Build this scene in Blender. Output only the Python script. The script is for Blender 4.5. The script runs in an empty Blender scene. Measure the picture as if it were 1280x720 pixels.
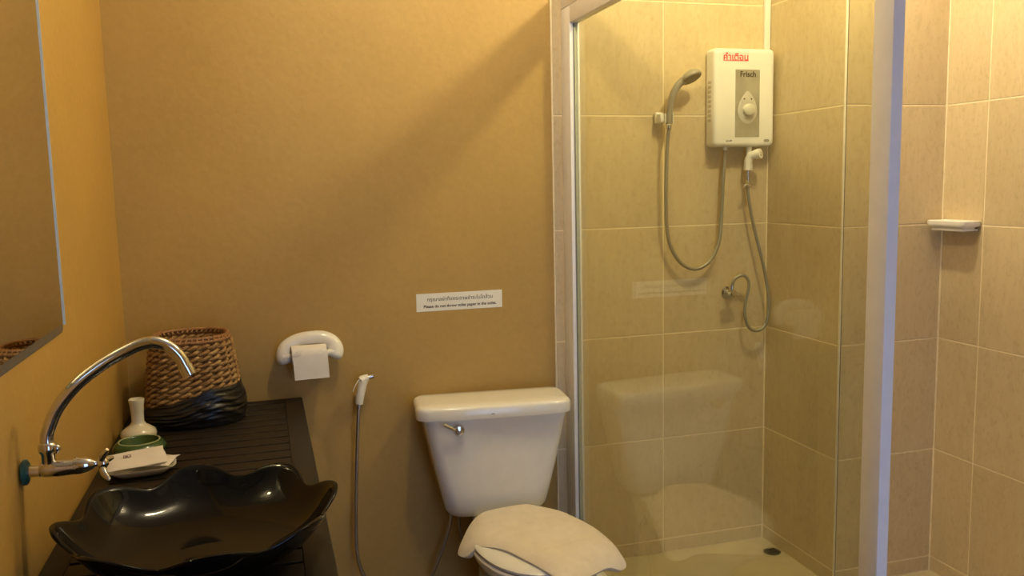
import bpy, bmesh, math, random
from mathutils import Vector, Matrix
random.seed(7)
sc = bpy.context.scene
COL = sc.collection
PI = math.pi

# ---------------------------------------------------------------- camera
CAM = Vector((-1.41736, -2.86961, 1.42220))
yaw, pitch, roll, FPX = 0.282407, -0.120949, -0.021621, 1070.73
fw = Vector((math.sin(yaw)*math.cos(pitch), math.cos(yaw)*math.cos(pitch), math.sin(pitch)))
r0 = Vector((math.cos(yaw), -math.sin(yaw), 0)); u0 = r0.cross(fw)
rr = math.cos(roll)*r0 + math.sin(roll)*u0
uu = math.cos(roll)*u0 - math.sin(roll)*r0
cd = bpy.data.cameras.new('camera'); cam = bpy.data.objects.new('camera', cd); COL.objects.link(cam)
cd.sensor_width = 36.0; cd.lens = FPX*36.0/1280.0; cd.clip_start = 0.02
cam.matrix_world = Matrix(((rr.x, uu.x, -fw.x, CAM.x), (rr.y, uu.y, -fw.y, CAM.y), (rr.z, uu.z, -fw.z, CAM.z), (0, 0, 0, 1)))
sc.camera = cam

# ---------------------------------------------------------------- world, exposure, lamp settings
world = bpy.data.worlds.new('sky'); sc.world = world; world.use_nodes = True
bg = world.node_tree.nodes['Background']
bg.inputs[0].default_value = (0.36, 0.57, 1.0, 1); bg.inputs[1].default_value = 2.6
sc.view_settings.view_transform = 'Standard'; sc.view_settings.look = 'None'
sc.view_settings.exposure = 0.38; sc.view_settings.gamma = 1.0
sc.view_settings.use_curve_mapping = False
sc.cycles.max_bounces = 10; sc.cycles.transparent_max_bounces = 16
sc.cycles.sample_clamp_indirect = 3.0; sc.cycles.blur_glossy = 0.1
sc.cycles.caustics_refractive = False
LAMP_COLOR = (1.0, 0.835, 0.53)
# (x, y, z of bulb, radius, watts of radiant power)
SHOWER_LAMP = (0.14, -0.80, 2.50, 0.055, 37.0)
ROOM_LAMP = (-0.88, -0.95, 2.50, 0.055, 24.0)
DOOR = (-1.00, -0.20, 2.02)               # open doorway in the wall behind the camera: x0, x1, top

# ---------------------------------------------------------------- dimensions
XL, XR = -1.845, 0.8376
XE, XC = -0.4235, 0.4319       # left end of shower tiling, pier side face
YP = -0.4448                   # pier front
YF = -3.45                     # wall behind the camera
ZC = 2.62
XG = -0.368                    # shower glass
ZT = 0.735                     # table top
Z0 = 0.055
ZB = -0.06                      # bathroom floor, a little below the shower floor

# ---------------------------------------------------------------- materials
MATS = {}
def new_mat(name):
    m = bpy.data.materials.new(name); m.use_nodes = True
    nt = m.node_tree; b = nt.nodes['Principled BSDF']
    MATS[name] = m
    return m, nt, b
def N(nt, t, **kw):
    n = nt.nodes.new(t)
    for k, v in kw.items():
        if k.startswith('i_'):
            n.inputs[k[2:]].default_value = v
        else: setattr(n, k, v)
    return n
def coords(nt, scale=(1, 1, 1), kind='Object', rnd=False):
    tc = N(nt, 'ShaderNodeTexCoord')
    mp = N(nt, 'ShaderNodeMapping'); mp.inputs['Scale'].default_value = scale
    src = tc.outputs[kind]
    if rnd:
        oi = N(nt, 'ShaderNodeObjectInfo')
        sc_ = N(nt, 'ShaderNodeVectorMath', operation='SCALE'); sc_.inputs[0].default_value = (13.7, 7.1, 29.3)
        nt.links.new(oi.outputs['Random'], sc_.inputs['Scale'])
        ad = N(nt, 'ShaderNodeVectorMath', operation='ADD')
        nt.links.new(src, ad.inputs[0]); nt.links.new(sc_.outputs[0], ad.inputs[1]); src = ad.outputs[0]
    nt.links.new(src, mp.inputs['Vector'])
    return mp.outputs['Vector']
def noise(nt, vec, scale, detail=4, rough=.55):
    n = N(nt, 'ShaderNodeTexNoise'); n.inputs['Scale'].default_value = scale
    n.inputs['Detail'].default_value = detail; n.inputs['Roughness'].default_value = rough
    nt.links.new(vec, n.inputs['Vector']); return n.outputs['Fac']
def ramp(nt, fac, stops):
    r = N(nt, 'ShaderNodeValToRGB')
    el = r.color_ramp.elements
    while len(el) < len(stops): el.new(.5)
    for e, (p, c) in zip(el, stops): e.position = p; e.color = (*c, 1)
    nt.links.new(fac, r.inputs['Fac']); return r.outputs['Color']
def bump(nt, b, h, strength, dist):
    n = N(nt, 'ShaderNodeBump'); n.inputs['Strength'].default_value = strength; n.inputs['Distance'].default_value = dist
    nt.links.new(h, n.inputs['Height']); nt.links.new(n.outputs['Normal'], b.inputs['Normal'])
def mixc(nt, fac, a, b_, blend='MIX'):
    n = N(nt, 'ShaderNodeMix', data_type='RGBA', blend_type=blend)
    for sock, v in ((n.inputs[0], fac), (n.inputs[6], a), (n.inputs[7], b_)):
        if isinstance(v, (int, float)): sock.default_value = v
        elif isinstance(v, tuple): sock.default_value = (*v, 1)
        else: nt.links.new(v, sock)
    return n.outputs[2]
def plain(name, col, rough=.5, metal=0.0, var=.06, scale=30, bs=0, bd=.001, spec=.5, coat=0, sheen=0):
    """procedural: colour with a little noise mottling and optional relief"""
    m, nt, b = new_mat(name)
    v = coords(nt)
    f = noise(nt, v, scale)
    lo = tuple(c*(1-var) for c in col); hi = tuple(min(1, c*(1+var)) for c in col)
    nt.links.new(ramp(nt, f, [(.3, lo), (.7, hi)]), b.inputs['Base Color'])
    b.inputs['Roughness'].default_value = rough; b.inputs['Metallic'].default_value = metal
    b.inputs['Specular IOR Level'].default_value = spec
    b.inputs['Coat Weight'].default_value = coat
    if sheen: b.inputs['Sheen Weight'].default_value = sheen
    if bs: bump(nt, b, noise(nt, v, scale*3), bs, bd)
    return m
def paint(name, col):
    m, nt, b = new_mat(name)
    v = coords(nt)
    f = noise(nt, v, 2.2, 5)
    f2 = noise(nt, v, 60, 3)
    c1 = ramp(nt, f, [(.3, tuple(c*.93 for c in col)), (.7, tuple(c*1.06 for c in col))])
    nt.links.new(mixc(nt, .12, c1, ramp(nt, f2, [(.35, tuple(c*.7 for c in col)), (.65, tuple(c*1.15 for c in col))])), b.inputs['Base Color'])
    b.inputs['Roughness'].default_value = .55; b.inputs['Specular IOR Level'].default_value = .35
    h = N(nt, 'ShaderNodeMath', operation='ADD')
    nt.links.new(noise(nt, v, 38, 2), h.inputs[0]); nt.links.new(noise(nt, v, 9, 2), h.inputs[1])
    bump(nt, b, h.outputs[0], .22, .004)
    return m
paint('paint_back', (0.420, 0.272, 0.080))
paint('paint_left', (0.430, 0.257, 0.056))
plain('ceiling_white', (.78, .75, .68), .8)
# tiles: beige stone print, vertical streaks, different on each piece
m, nt, b = new_mat('tile')
v1 = coords(nt, (26, 26, 7), rnd=True); v2 = coords(nt, (1, 1, .6), rnd=True)
f1 = noise(nt, v1, 1.6, 6, .62); f2 = noise(nt, v2, 5, 4); f3 = noise(nt, v2, 75, 3, .7)
c1 = ramp(nt, f1, [(.28, (.50, .385, .215)), (.5, (.585, .465, .275)), (.72, (.65, .53, .335))])
c2 = ramp(nt, f2, [(.3, (.52, .40, .230)), (.7, (.64, .52, .33))])
c3 = ramp(nt, f3, [(.3, (.40, .29, .14)), (.5, (.60, .47, .265))])
c = mixc(nt, .4, c1, c2); c = mixc(nt, .35, c, c3)
oi = N(nt, 'ShaderNodeObjectInfo'); mr = N(nt, 'ShaderNodeMapRange'); mr.inputs[3].default_value = .94; mr.inputs[4].default_value = 1.04
nt.links.new(oi.outputs['Random'], mr.inputs[0])
sv = N(nt, 'ShaderNodeVectorMath', operation='SCALE'); nt.links.new(c, sv.inputs[0]); nt.links.new(mr.outputs[0], sv.inputs['Scale'])
nt.links.new(sv.outputs[0], b.inputs['Base Color'])
b.inputs['Roughness'].default_value = .42; b.inputs['Specular IOR Level'].default_value = .4
bump(nt, b, f1, .08, .001)
plain('grout', (.82, .70, .46), .85, bs=.1)
plain('floor_brown', (.20, .15, .09), .5, var=.1, scale=6)
plain('floor_tile', (.48, .40, .25), .45, var=.1, scale=6)
plain('white_trim', (.78, .72, .60), .4)
plain('frame_white', (.80, .79, .80), .38, var=.03)
plain('gasket_grey', (.16, .16, .14), .5)
plain('ceramic', (.80, .78, .72), .12, var=.02, coat=.3)
plain('ceramic_cream', (.74, .70, .58), .14, var=.03, coat=.3)
plain('plastic_white', (.80, .77, .68), .32, var=.02)
plain('plastic_seat', (.78, .75, .68), .25, var=.02)
plain('paper', (.78, .74, .68), .9, var=.04, scale=14, bs=.25, bd=.0008)
plain('sign_paper', (.80, .78, .72), .55, var=.03)
plain('ink_black', (.018, .016, .014), .6)
plain('ink_red', (.62, .035, .05), .5)
plain('ink_pink', (.80, .68, .60), .5)
plain('side_grey', (.52, .48, .40), .5)
plain('ink_grey', (.30, .28, .22), .5)
plain('chrome', (.66, .65, .63), .10, 1.0, var=.08, scale=8)
plain('steel_hose', (.50, .48, .44), .30, 1.0, var=.10, scale=200)
plain('hose_grey', (.30, .28, .22), .40, .4, var=.08, scale=200)
plain('gap_shade', (.03, .03, .03), .5)  # near-black painted for the shade in the pier corner groove
plain('teal_rubber', (.012, .085, .085), .35, var=.2)
plain('grey_plastic', (.26, .24, .19), .35)
plain('green_glaze', (.040, .085, .022), .18, var=.2, scale=20)
plain('green_rim', (.36, .42, .22), .2)
plain('vase_glaze', (.70, .66, .50), .18, var=.04, coat=.3)
plain('drain_metal', (.10, .09, .07), .4, .6)
plain('knob_grey', (.55, .52, .42), .35)
# black bag plastic
m, nt, b = new_mat('black_plastic')
v = coords(nt, (1, 1, 2.2)); f = noise(nt, v, 26, 5)
nt.links.new(ramp(nt, f, [(.3, (.004, .004, .004)), (.7, (.010, .010, .009))]), b.inputs['Base Color'])
b.inputs['Roughness'].default_value = .32; bump(nt, b, f, .6, .005)
# black basin glaze
m, nt, b = new_mat('black_glaze')
f = noise(nt, coords(nt), 12, 3)
nt.links.new(ramp(nt, f, [(.3, (.003, .003, .0035)), (.7, (.006, .0055, .0055))]), b.inputs['Base Color'])
b.inputs['Roughness'].default_value = .04; b.inputs['Specular IOR Level'].default_value = .5; b.inputs['IOR'].default_value = 1.27
# dark stained wood with grain running along local x
def wood(name, sc_):
    m, nt, b = new_mat(name)
    v = coords(nt, sc_, rnd=True); f = noise(nt, v, 3.0, 6, .6)
    nt.links.new(ramp(nt, f, [(.3, (.012, .0088, .0056)), (.6, (.018, .0132, .0085)), (.8, (.025, .0185, .012))]), b.inputs['Base Color'])
    b.inputs['Roughness'].default_value = .45; b.inputs['Specular IOR Level'].default_value = .22; bump(nt, b, f, .25, .001)
wood('wood_x', (2, 30, 30)); wood('wood_y', (30, 2, 30)); wood('wood_z', (30, 30, 2))
# wicker strands: light to reddish brown
m, nt, b = new_mat('wicker')
v = coords(nt, (1, 1, 1)); f = noise(nt, v, 55, 4, .7); f2 = noise(nt, v, 14, 3)
c = mixc(nt, f2, ramp(nt, f, [(.25, (.06, .026, .008)), (.5, (.24, .125, .038)), (.75, (.50, .32, .12))]),
         ramp(nt, f, [(.25, (.13, .06, .018)), (.5, (.36, .21, .07)), (.75, (.60, .42, .17))]))
nt.links.new(c, b.inputs['Base Color']); b.inputs['Roughness'].default_value = .6
plain('wicker_rim', (.27, .13, .045), .5, var=.35, scale=50, bs=.2)
# towel
m, nt, b = new_mat('terry')
v = coords(nt); f = noise(nt, v, 420, 2); f2 = noise(nt, v, 25, 3)
nt.links.new(ramp(nt, f2, [(.3, (.70, .61, .48)), (.7, (.78, .69, .56))]), b.inputs['Base Color'])
b.inputs['Roughness'].default_value = .95; b.inputs['Sheen Weight'].default_value = .25
h = N(nt, 'ShaderNodeMath', operation='ADD'); nt.links.new(f, h.inputs[0]); nt.links.new(noise(nt, v, 40, 3), h.inputs[1])
bump(nt, b, h.outputs[0], .35, .003)
# mirror
m, nt, b = new_mat('mirror')
f = noise(nt, coords(nt), 6)
nt.links.new(ramp(nt, f, [(.2, (.72, .69, .54)), (.8, (.76, .73, .58))]), b.inputs['Base Color'])
b.inputs['Metallic'].default_value = 1; b.inputs['Roughness'].default_value = .015
plain('mirror_edge', (.50, .53, .47), .22, .8, var=.05)
plain('glint_pale', (.62, .66, .66), .25, var=.05)  # pale colour painted for the reflection along the mirror's side bevel
plain('panel_grey', (.40, .38, .30), .30, .35, var=.22, scale=11)
plain('panel_drop', (.55, .53, .45), .32, .2, var=.1)
# emissive lamp glass
m, nt, b = new_mat('lamp_glass')
f = noise(nt, coords(nt), 5)
nt.links.new(ramp(nt, f, [(.3, (.9, .88, .8)), (.7, (.95, .93, .85))]), b.inputs['Base Color'])
# clear pane: thin film fresnel, slight warm-green tint, light passes
def pane(name, tint):
    m, nt, b = new_mat(name); nt.nodes.remove(b)
    out = nt.nodes['Material Output']
    g = N(nt, 'ShaderNodeNewGeometry')
    d = N(nt, 'ShaderNodeVectorMath', operation='DOT_PRODUCT'); nt.links.new(g.outputs['Normal'], d.inputs[0]); nt.links.new(g.outputs['Incoming'], d.inputs[1])
    a = N(nt, 'ShaderNodeMath', operation='ABSOLUTE'); nt.links.new(d.outputs['Value'], a.inputs[0])
    s = N(nt, 'ShaderNodeMath', operation='SUBTRACT'); s.inputs[0].default_value = 1; nt.links.new(a.outputs[0], s.inputs[1])
    p = N(nt, 'ShaderNodeMath', operation='POWER'); nt.links.new(s.outputs[0], p.inputs[0]); p.inputs[1].default_value = 5
    k = N(nt, 'ShaderNodeMath', operation='MULTIPLY_ADD'); nt.links.new(p.outputs[0], k.inputs[0]); k.inputs[1].default_value = .957; k.inputs[2].default_value = .043
    t = N(nt, 'ShaderNodeBsdfTransparent'); t.inputs[0].default_value = (*tint, 1)
    f = noise(nt, coords(nt), 9, 3)
    gl = N(nt, 'ShaderNodeBsdfGlossy'); gl.inputs['Roughness'].default_value = .01
    nt.links.new(ramp(nt, f, [(.2, (.94, .95, .93)), (.8, (1, 1, .98))]), gl.inputs['Color'])
    mx = N(nt, 'ShaderNodeMixShader'); nt.links.new(k.outputs[0], mx.inputs[0]); nt.links.new(t.outputs[0], mx.inputs[1]); nt.links.new(gl.outputs[0], mx.inputs[2])
    nt.links.new(mx.outputs[0], out.inputs['Surface'])
pane('shower_glass', (.91, .925, .82))

# ---------------------------------------------------------------- mesh helpers
def link(name, me, mat, parent=None, smooth=False, autosmooth=None):
    if mat: me.materials.append(MATS[mat])
    if smooth:
        for p in me.polygons: p.use_smooth = True
    if autosmooth is not None: me.set_sharp_from_angle(angle=math.radians(autosmooth))
    o = bpy.data.objects.new(name, me); COL.objects.link(o)
    if parent is not None: o.parent = parent
    return o
def bm_obj(name, bm, mat, parent=None, smooth=False, autosmooth=None):
    bmesh.ops.recalc_face_normals(bm, faces=bm.faces[:])
    me = bpy.data.meshes.new(name); bm.to_mesh(me); bm.free()
    return link(name, me, mat, parent, smooth, autosmooth)
def add_box(bm, lo, hi, bev=0, seg=2):
    b2 = bmesh.new()
    bmesh.ops.create_cube(b2, size=1)
    for v in b2.verts:
        v.co = Vector([(lo[i]+hi[i])/2 + v.co[i]*(hi[i]-lo[i]) for i in range(3)])
    if bev: bmesh.ops.bevel(b2, geom=b2.edges[:], offset=bev, segments=seg, affect='EDGES', profile=.5)
    me = bpy.data.meshes.new('t'); b2.to_mesh(me); b2.free(); bm.from_mesh(me); bpy.data.meshes.remove(me)
def box(name, lo, hi, mat, parent=None, bev=0, seg=2):
    bm = bmesh.new(); add_box(bm, lo, hi, bev, seg)
    return bm_obj(name, bm, mat, parent, smooth=bool(bev), autosmooth=40 if bev else None)
def rings(bm, rs, closed_ring=True, cap0=True, cap1=True, loop=False):
    """rs: list of rings (lists of Vectors, equal length) -> skinned surface"""
    vs = [[bm.verts.new(p) for p in r] for r in rs]
    n = len(vs[0])
    rng = range(len(vs)) if loop else range(len(vs)-1)
    for i in rng:
        a, c = vs[i], vs[(i+1) % len(vs)]
        for j in range(n if closed_ring else n-1):
            k = (j+1) % n
            bm.faces.new((a[j], a[k], c[k], c[j]))
    if not loop:
        if cap0: bm.faces.new(vs[0][::-1])
        if cap1: bm.faces.new(vs[-1])
def lathe(name, prof, mat, parent=None, seg=40, center=(0, 0, 0), cap=True, axis='Z', auto=50):
    bm = bmesh.new(); rs = []
    for r, z in prof:
        ring = []
        for j in range(seg):
            a = 2*PI*j/seg; x, y = r*math.cos(a), r*math.sin(a)
            p = {'Z': (x, y, z), 'X': (z, x, y), 'Y': (x, z, y)}[axis]
            ring.append(Vector(p)+Vector(center))
        rs.append(ring)
    rings(bm, rs, cap0=cap, cap1=cap)
    return bm_obj(name, bm, mat, parent, True, auto)
def catmull(pts, n=8, closed=False):
    P = [Vector(p) for p in pts]; out = []
    m = len(P); segs = m if closed else m-1
    for i in range(segs):
        g = (lambda k: P[k % m]) if closed else (lambda k: P[max(0, min(m-1, k))])
        p0, p1, p2, p3 = g(i-1), g(i), g(i+1), g(i+2)
        for k in range(n):
            t = k/n
            out.append(.5*((2*p1)+(-p0+p2)*t+(2*p0-5*p1+4*p2-p3)*t*t+(-p0+3*p1-3*p2+p3)*t**3))
    if not closed: out.append(P[-1])
    return out
def add_tube(bm, path, rad, seg=12, closed=False, sx=1.0):
    """rad: number or function of t in 0..1; parallel transport frames"""
    P = [Vector(p) for p in path]; n = len(P); rs = []
    tang = []
    for i in range(n):
        a = P[i-1] if (i > 0 or closed) else P[0]
        c = P[(i+1) % n] if (i < n-1 or closed) else P[-1]
        tang.append((c-a).normalized())
    up = Vector((0, 0, 1))
    if abs(tang[0].dot(up)) > .9: up = Vector((0, -1, 0))
    nrm = (up - tang[0]*up.dot(tang[0])).normalized()
    for i in range(n):
        t = tang[i]; nrm = (nrm - t*nrm.dot(t)).normalized(); bi = t.cross(nrm)
        r = rad(i/max(1, n-1)) if callable(rad) else rad
        rs.append([P[i]+nrm*(r*math.cos(2*PI*j/seg))+bi*(r*sx*math.sin(2*PI*j/seg)) for j in range(seg)])
    rings(bm, rs, loop=closed)
def tube(name, pts, rad, mat, parent=None, n=8, seg=12, closed=False, raw=False, auto=50):
    bm = bmesh.new(); add_tube(bm, pts if raw else catmull(pts, n, closed), rad, seg, closed)
    return bm_obj(name, bm, mat, parent, True, auto)
def rrect(hx, hy, r, n=6, bow=0.0):
    """rounded rectangle outline, counter clockwise; bow pushes the -y side outwards"""
    pts = []
    for cx, cy, a0 in ((hx-r, hy-r, 0), (-hx+r, hy-r, PI/2), (-hx+r, -hy+r, PI), (hx-r, -hy+r, 1.5*PI)):
        for k in range(n+1):
            a = a0 + k/n*PI/2
            pts.append([cx+r*math.cos(a), cy+r*math.sin(a)])
    out = []
    m = len(pts)
    for i in range(m):                       # subdivide the long sides
        p, q = pts[i], pts[(i+1) % m]; out.append(p)
        if i % (n+1) == n:
            for k in range(1, 8): out.append([p[0]+(q[0]-p[0])*k/8, p[1]+(q[1]-p[1])*k/8])
    if bow:
        out = [[x, y - (bow*(1-(x/hx)**2) if y < 0 else 0)] for x, y in out]
    return out
def empty(name, loc=(0, 0, 0), rz=0.0):
    o = bpy.data.objects.new(name, None); COL.objects.link(o); o.location = loc; o.rotation_euler = (0, 0, rz)
    o.empty_display_size = .05
    return o
def tag(o, label, cat, group=None):
    o['label'] = label; o['category'] = cat
    if group: o['group'] = group
    return o
def struct(o, label=None):
    o['kind'] = 'structure'
    if label: o['label'] = label
    return o
def text(name, s, size, mat, parent, loc, rot, width=None, extrude=.0002, bold=0.0, sx=1.0):
    cu = bpy.data.curves.new(name, 'FONT'); cu.body = s; cu.size = size; cu.extrude = extrude; cu.offset = bold
    cu.align_x = 'CENTER'; cu.align_y = 'CENTER'; cu.resolution_u = 3
    t = bpy.data.objects.new('tmp', cu); COL.objects.link(t)
    dg = bpy.context.evaluated_depsgraph_get()
    me = bpy.data.meshes.new_from_object(t.evaluated_get(dg)); bpy.data.objects.remove(t)
    me.name = name
    xs = [v.co.x for v in me.vertices]
    if width and xs:
        k = width/(max(xs)-min(xs)); mid = (max(xs)+min(xs))/2
        for v in me.vertices: v.co = ((v.co.x-mid)*k, v.co.y*k, v.co.z)
    me.materials.clear()
    o = link(name, me, mat, parent)
    o.location = loc; o.rotation_euler = rot
    return o
UPRIGHT = (PI/2, 0, 0)         # text standing on a wall that faces -Y

# ================================================================ SETTING
struct(box('floor', (XL-.1, YF-.1, ZB-.1), (XG, .12, ZB), 'floor_brown'), 'brown tiled bathroom floor')
struct(box('floor_shower', (XG, YF-.1, -.1), (XR+.1, .12, 0), 'floor_tile'), 'pale cream shower floor')
struct(box('ceiling', (XL-.1, YF-.1, ZC), (XR+.1, .12, ZC+.1), 'ceiling_white'), 'white ceiling')
struct(box('wall_left', (XL-.1, YF, ZB), (XL, .12, ZC), 'paint_left'), 'orange ochre painted wall with the mirror and tap')
struct(box('wall_back', (XL, .006, ZB), (XE, .12, ZC), 'paint_back'), 'ochre brown painted wall behind the toilet')
wsb = struct(box('wall_shower', (XE, .0012, 0), (XC, .12, ZC), 'grout'), 'beige tiled wall behind the water heater')
wp = struct(box('wall_pier', (XC+.0012, YP+.0012, 0), (XR+.0012, .12, ZC), 'grout'), 'beige tiled pier projecting into the shower')
wr = struct(box('wall_right', (XR+.0012, YF, 0), (XR+.12, .12, ZC), 'grout'), 'beige tiled wall on the right with soap shelf')
x0, x1, z1 = DOOR
bm = bmesh.new()
add_box(bm, (XL, YF-.1, ZB), (x0, YF, ZC)); add_box(bm, (x1, YF-.1, ZB), (XR+.0012, YF, ZC))
add_box(bm, (x0, YF-.1, z1), (x1, YF, ZC))
struct(bm_obj('wall_front', bm, 'paint_back'), 'painted wall with an open doorway behind the camera')
dr = struct(empty('door_1', ((x0+x1)/2, YF-.05, ZB)), 'open doorway with white frame behind the camera')
hw, hh = (x1-x0)/2, z1-ZB
for lo, hi in (((-hw, -.055, 0), (-hw+.04, .06, hh)), ((hw-.04, -.055, 0), (hw, .06, hh)), ((-hw+.04, -.055, hh-.04), (hw-.04, .06, hh))):
    box('door_frame', lo, hi, 'frame_white', dr, .003)

# tiles, each one its own piece; front face proud of the grout, chamfered edges
GAP = .0022
ZR = [0, Z0] + [Z0+.4*k for k in range(1, 7)] + [ZC]
tile_cache = {}
def tile_mesh(w, h):
    key = (round(w, 4), round(h, 4))
    if key not in tile_cache:
        bm = bmesh.new(); a, c, e, d = w/2-GAP, h/2-GAP, .0010, .006
        rr_ = []
        for y, k in ((d, 0), (.0009, 0), (0, e)):
            rr_.append([Vector((x*(a-k), y, z*(c-k))) for x, z in ((-1, -1), (1, -1), (1, 1), (-1, 1))])
        rings(bm, rr_, cap0=False)
        bmesh.ops.recalc_face_normals(bm, faces=bm.faces[:])
        if sum(f.normal.y*f.calc_area() for f in bm.faces) > 0: bmesh.ops.reverse_faces(bm, faces=bm.faces[:])
        me = bpy.data.meshes.new('tile'); bm.to_mesh(me); bm.free(); me.materials.append(MATS['tile']); tile_cache[key] = me
    return tile_cache[key]
def tile_wall(parent, us, origin, rz):
    """us: breakpoints along the wall's own x; origin: where u=0 sits; faces local -Y turned by rz"""
    c, s = math.cos(rz), math.sin(rz)
    for i in range(len(us)-1):
        for k in range(len(ZR)-1):
            w, h = us[i+1]-us[i], ZR[k+1]-ZR[k]; u = (us[i]+us[i+1])/2
            o = bpy.data.objects.new('tile', tile_mesh(w, h)); COL.objects.link(o); o.parent = parent
            o.location = (origin[0]+u*c, origin[1]+u*s, (ZR[k]+ZR[k+1])/2); o.rotation_euler = (0, 0, rz)
tile_wall(wsb, [XE, 0, XC], (0, 0), 0)
tile_wall(wp, [0, -YP], (XC, 0), -PI/2)                       # pier side, faces -X
tile_wall(wp, [XC, XR], (0, YP), 0)                           # pier front
tile_wall(wr, [0, .1744, .5794, .9844, 1.3894, 1.7944, 2.1994, 2.6044, 3.0], (XR, YP), -PI/2)
struct(box('trim_1', (XC-.0015, YP-.0015, 0), (XC+.0035, YP+.006, ZC), 'white_trim', None, .001), 'thin white edge strip on the pier corner')
struct(box('trim_3', (XC+.0038, YP-.0006, 0), (XC+.0062, YP+.001, ZC), 'gap_shade', None), 'dark strip painted as the shaded gap beside the white pier edge strip')  # solid dark strip, the groove's shade put into its colour
box('grout_bead', (XC-.004, -.004, 0), (XC+.001, .001, ZC), 'grout', wsb)
box('grout_bead', (XR-.004, YP-.004, 0), (XR+.001, YP+.001, ZC), 'grout', wr)
struct(box('trim_2', (XE-.004, -.0005, 0), (XE, .006, ZC), 'grout', None, .001), 'thin pale edge strip where tiles meet the painted wall')

# ================================================================ SHOWER SCREEN
ss = tag(empty('shower_screen', (XG, -.8, 0)), 'fixed clear glass shower screen in a white aluminium frame', 'shower screen')
ss_off = Vector((XG, -.8, 0))
def sbox(name, lo, hi, mat, bev=.0015):
    return box(name, Vector(lo)-ss_off, Vector(hi)-ss_off, mat, ss, bev)
XA, XB = XG-.021, XG+.012
YPOST = -1.590
sbox('wall_channel', (XA, -.085, .05), (XB, 0, 2.012), 'frame_white')
sbox('channel_lip', (XG-.0085, -.088, .095), (XG-.0045, -.085, 1.954), 'gasket_grey', 0)
sbox('channel_bead', (XG+.0045, -.092, .095), (XG+.012, -.085, 1.954), 'frame_white', .001)
sbox('top_rail', (XA, -2.6, 1.955), (XB, -.085, 2.012), 'frame_white')
sbox('header', (XA, -2.6, 2.0135), (XB+.006, 0, 2.074), 'frame_white')
sbox('bottom_rail', (XA, YPOST, .05), (XB, -.085, .095), 'frame_white')
sbox('kerb', (XA-.02, -2.6, ZB), (XB+.03, 0, .05), 'floor_tile', .003)
sbox('post', (XA, YPOST-.050, .05), (XA+.024, YPOST, 1.955), 'frame_white', .003)
sbox('glass_pane', (XG-.004, YPOST+.0005, .0955), (XG+.004, -.0855, 1.9545), 'shower_glass', 0)

# ================================================================ LAMPS (out of view, light the room)
def ceiling_lamp(spec, label, n):
    x, y, z, r, watts = spec
    t = tag(empty('ceiling_lamp', (x, y, ZC)), label, 'lamp')
    lathe('base', [(.0, 0), (.055, 0), (.06, -.006), (.055, -.02), (.03, -.03), (.022, ZC and (z-ZC+r*.8))], 'ceiling_white', t, 24)
    me_m = MATS['lamp_glass'].copy(); me_m.name = 'lamp_glass_%d' % n; MATS[me_m.name] = me_m
    b = me_m.node_tree.nodes['Principled BSDF']
    b.inputs['Emission Color'].default_value = (*LAMP_COLOR, 1)
    b.inputs['Emission Strength'].default_value = watts/(PI*4*PI*r*r)
    prof = [(r*math.sin(PI*k/10)+1e-5, z-ZC-r*math.cos(PI*k/10)) for k in range(11)]
    lathe('bulb', prof, me_m.name, t, 16)
ceiling_lamp(SHOWER_LAMP, 'bare round ceiling lamp above the shower', 1)
ceiling_lamp(ROOM_LAMP, 'bare round ceiling lamp above the toilet and basin', 2)

# ================================================================ MIRROR
mr_ = tag(empty('wall_mirror', (XL, -1.35, 1.13)), 'large frameless mirror hanging on the orange left wall', 'mirror')
ym0, ym1, zm0, zm1 = -1.20, .521, -.005, 1.17     # local y (towards camera is negative), z
def mrect(y0, y1, a, c, r, x):
    pts = []
    for cy, cz, a0 in ((y1-r, c-r, 0), (y0+r, c-r, PI/2), (y0+r, a+r, PI), (y1-r, a+r, 1.5*PI)):
        for k in range(5):
            t = a0+k/4*PI/2; pts.append(Vector((x, cy+r*math.cos(t), cz+r*math.sin(t))))
    return pts
bm = bmesh.new()
rings(bm, [mrect(ym0+.020, ym1-.020, zm0+.020, zm1-.020, .006, .0062), mrect(ym0+.020, ym1-.020, zm0+.020, zm1-.020, .006, .004)])
bm_obj('mirror_glass', bm, 'mirror', mr_)
bm = bmesh.new()
rings(bm, [mrect(ym0, ym1, zm0, zm1, .016, .0005), mrect(ym0, ym1, zm0, zm1, .016, .0025), mrect(ym0+.020, ym1-.020, zm0+.020, zm1-.020, .006, .0062), mrect(ym0+.020, ym1-.020, zm0+.020, zm1-.020, .006, .0005)], loop=True)
bm_obj('bevel_edge', bm, 'mirror_edge', mr_, True, 20)
box('bevel_glint', (.0006, ym1+.0002, zm0+.014), (.0075, ym1+.0022, zm1-.014), 'glint_pale', mr_)  # added pale strip, stands in for the bright reflection on the vertical bevel

# ================================================================ VANITY TABLE
XT0, XT1, YT0, YT1 = XL+.003, -1.319, -1.95, -.004
vt = tag(empty('vanity_table', ((XT0+XT1)/2, (YT0+YT1)/2, 0)), 'dark stained slatted wooden table under the black basin', 'table')
tof = Vector(vt.location)
def tbox(name, lo, hi, mat, bev=.002): return box(name, Vector(lo)-tof, Vector(hi)-tof, mat, vt, bev, 1)
SW = .058
tbox('frame_rail', (XT1-SW, YT0, ZT-.030), (XT1, YT1, ZT), 'wood_y')
tbox('frame_rail', (XT0, YT0, ZT-.030), (XT0+.045, YT1, ZT), 'wood_y')
tbox('frame_rail', (XT0+.045, YT1-.045, ZT-.030), (XT1-SW, YT1, ZT), 'wood_x')
tbox('frame_rail', (XT0+.045, YT0, ZT-.030), (XT1-SW, YT0+.05, ZT), 'wood_x')
pitch_ = .0655; y = YT1-.045; sl = None
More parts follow.
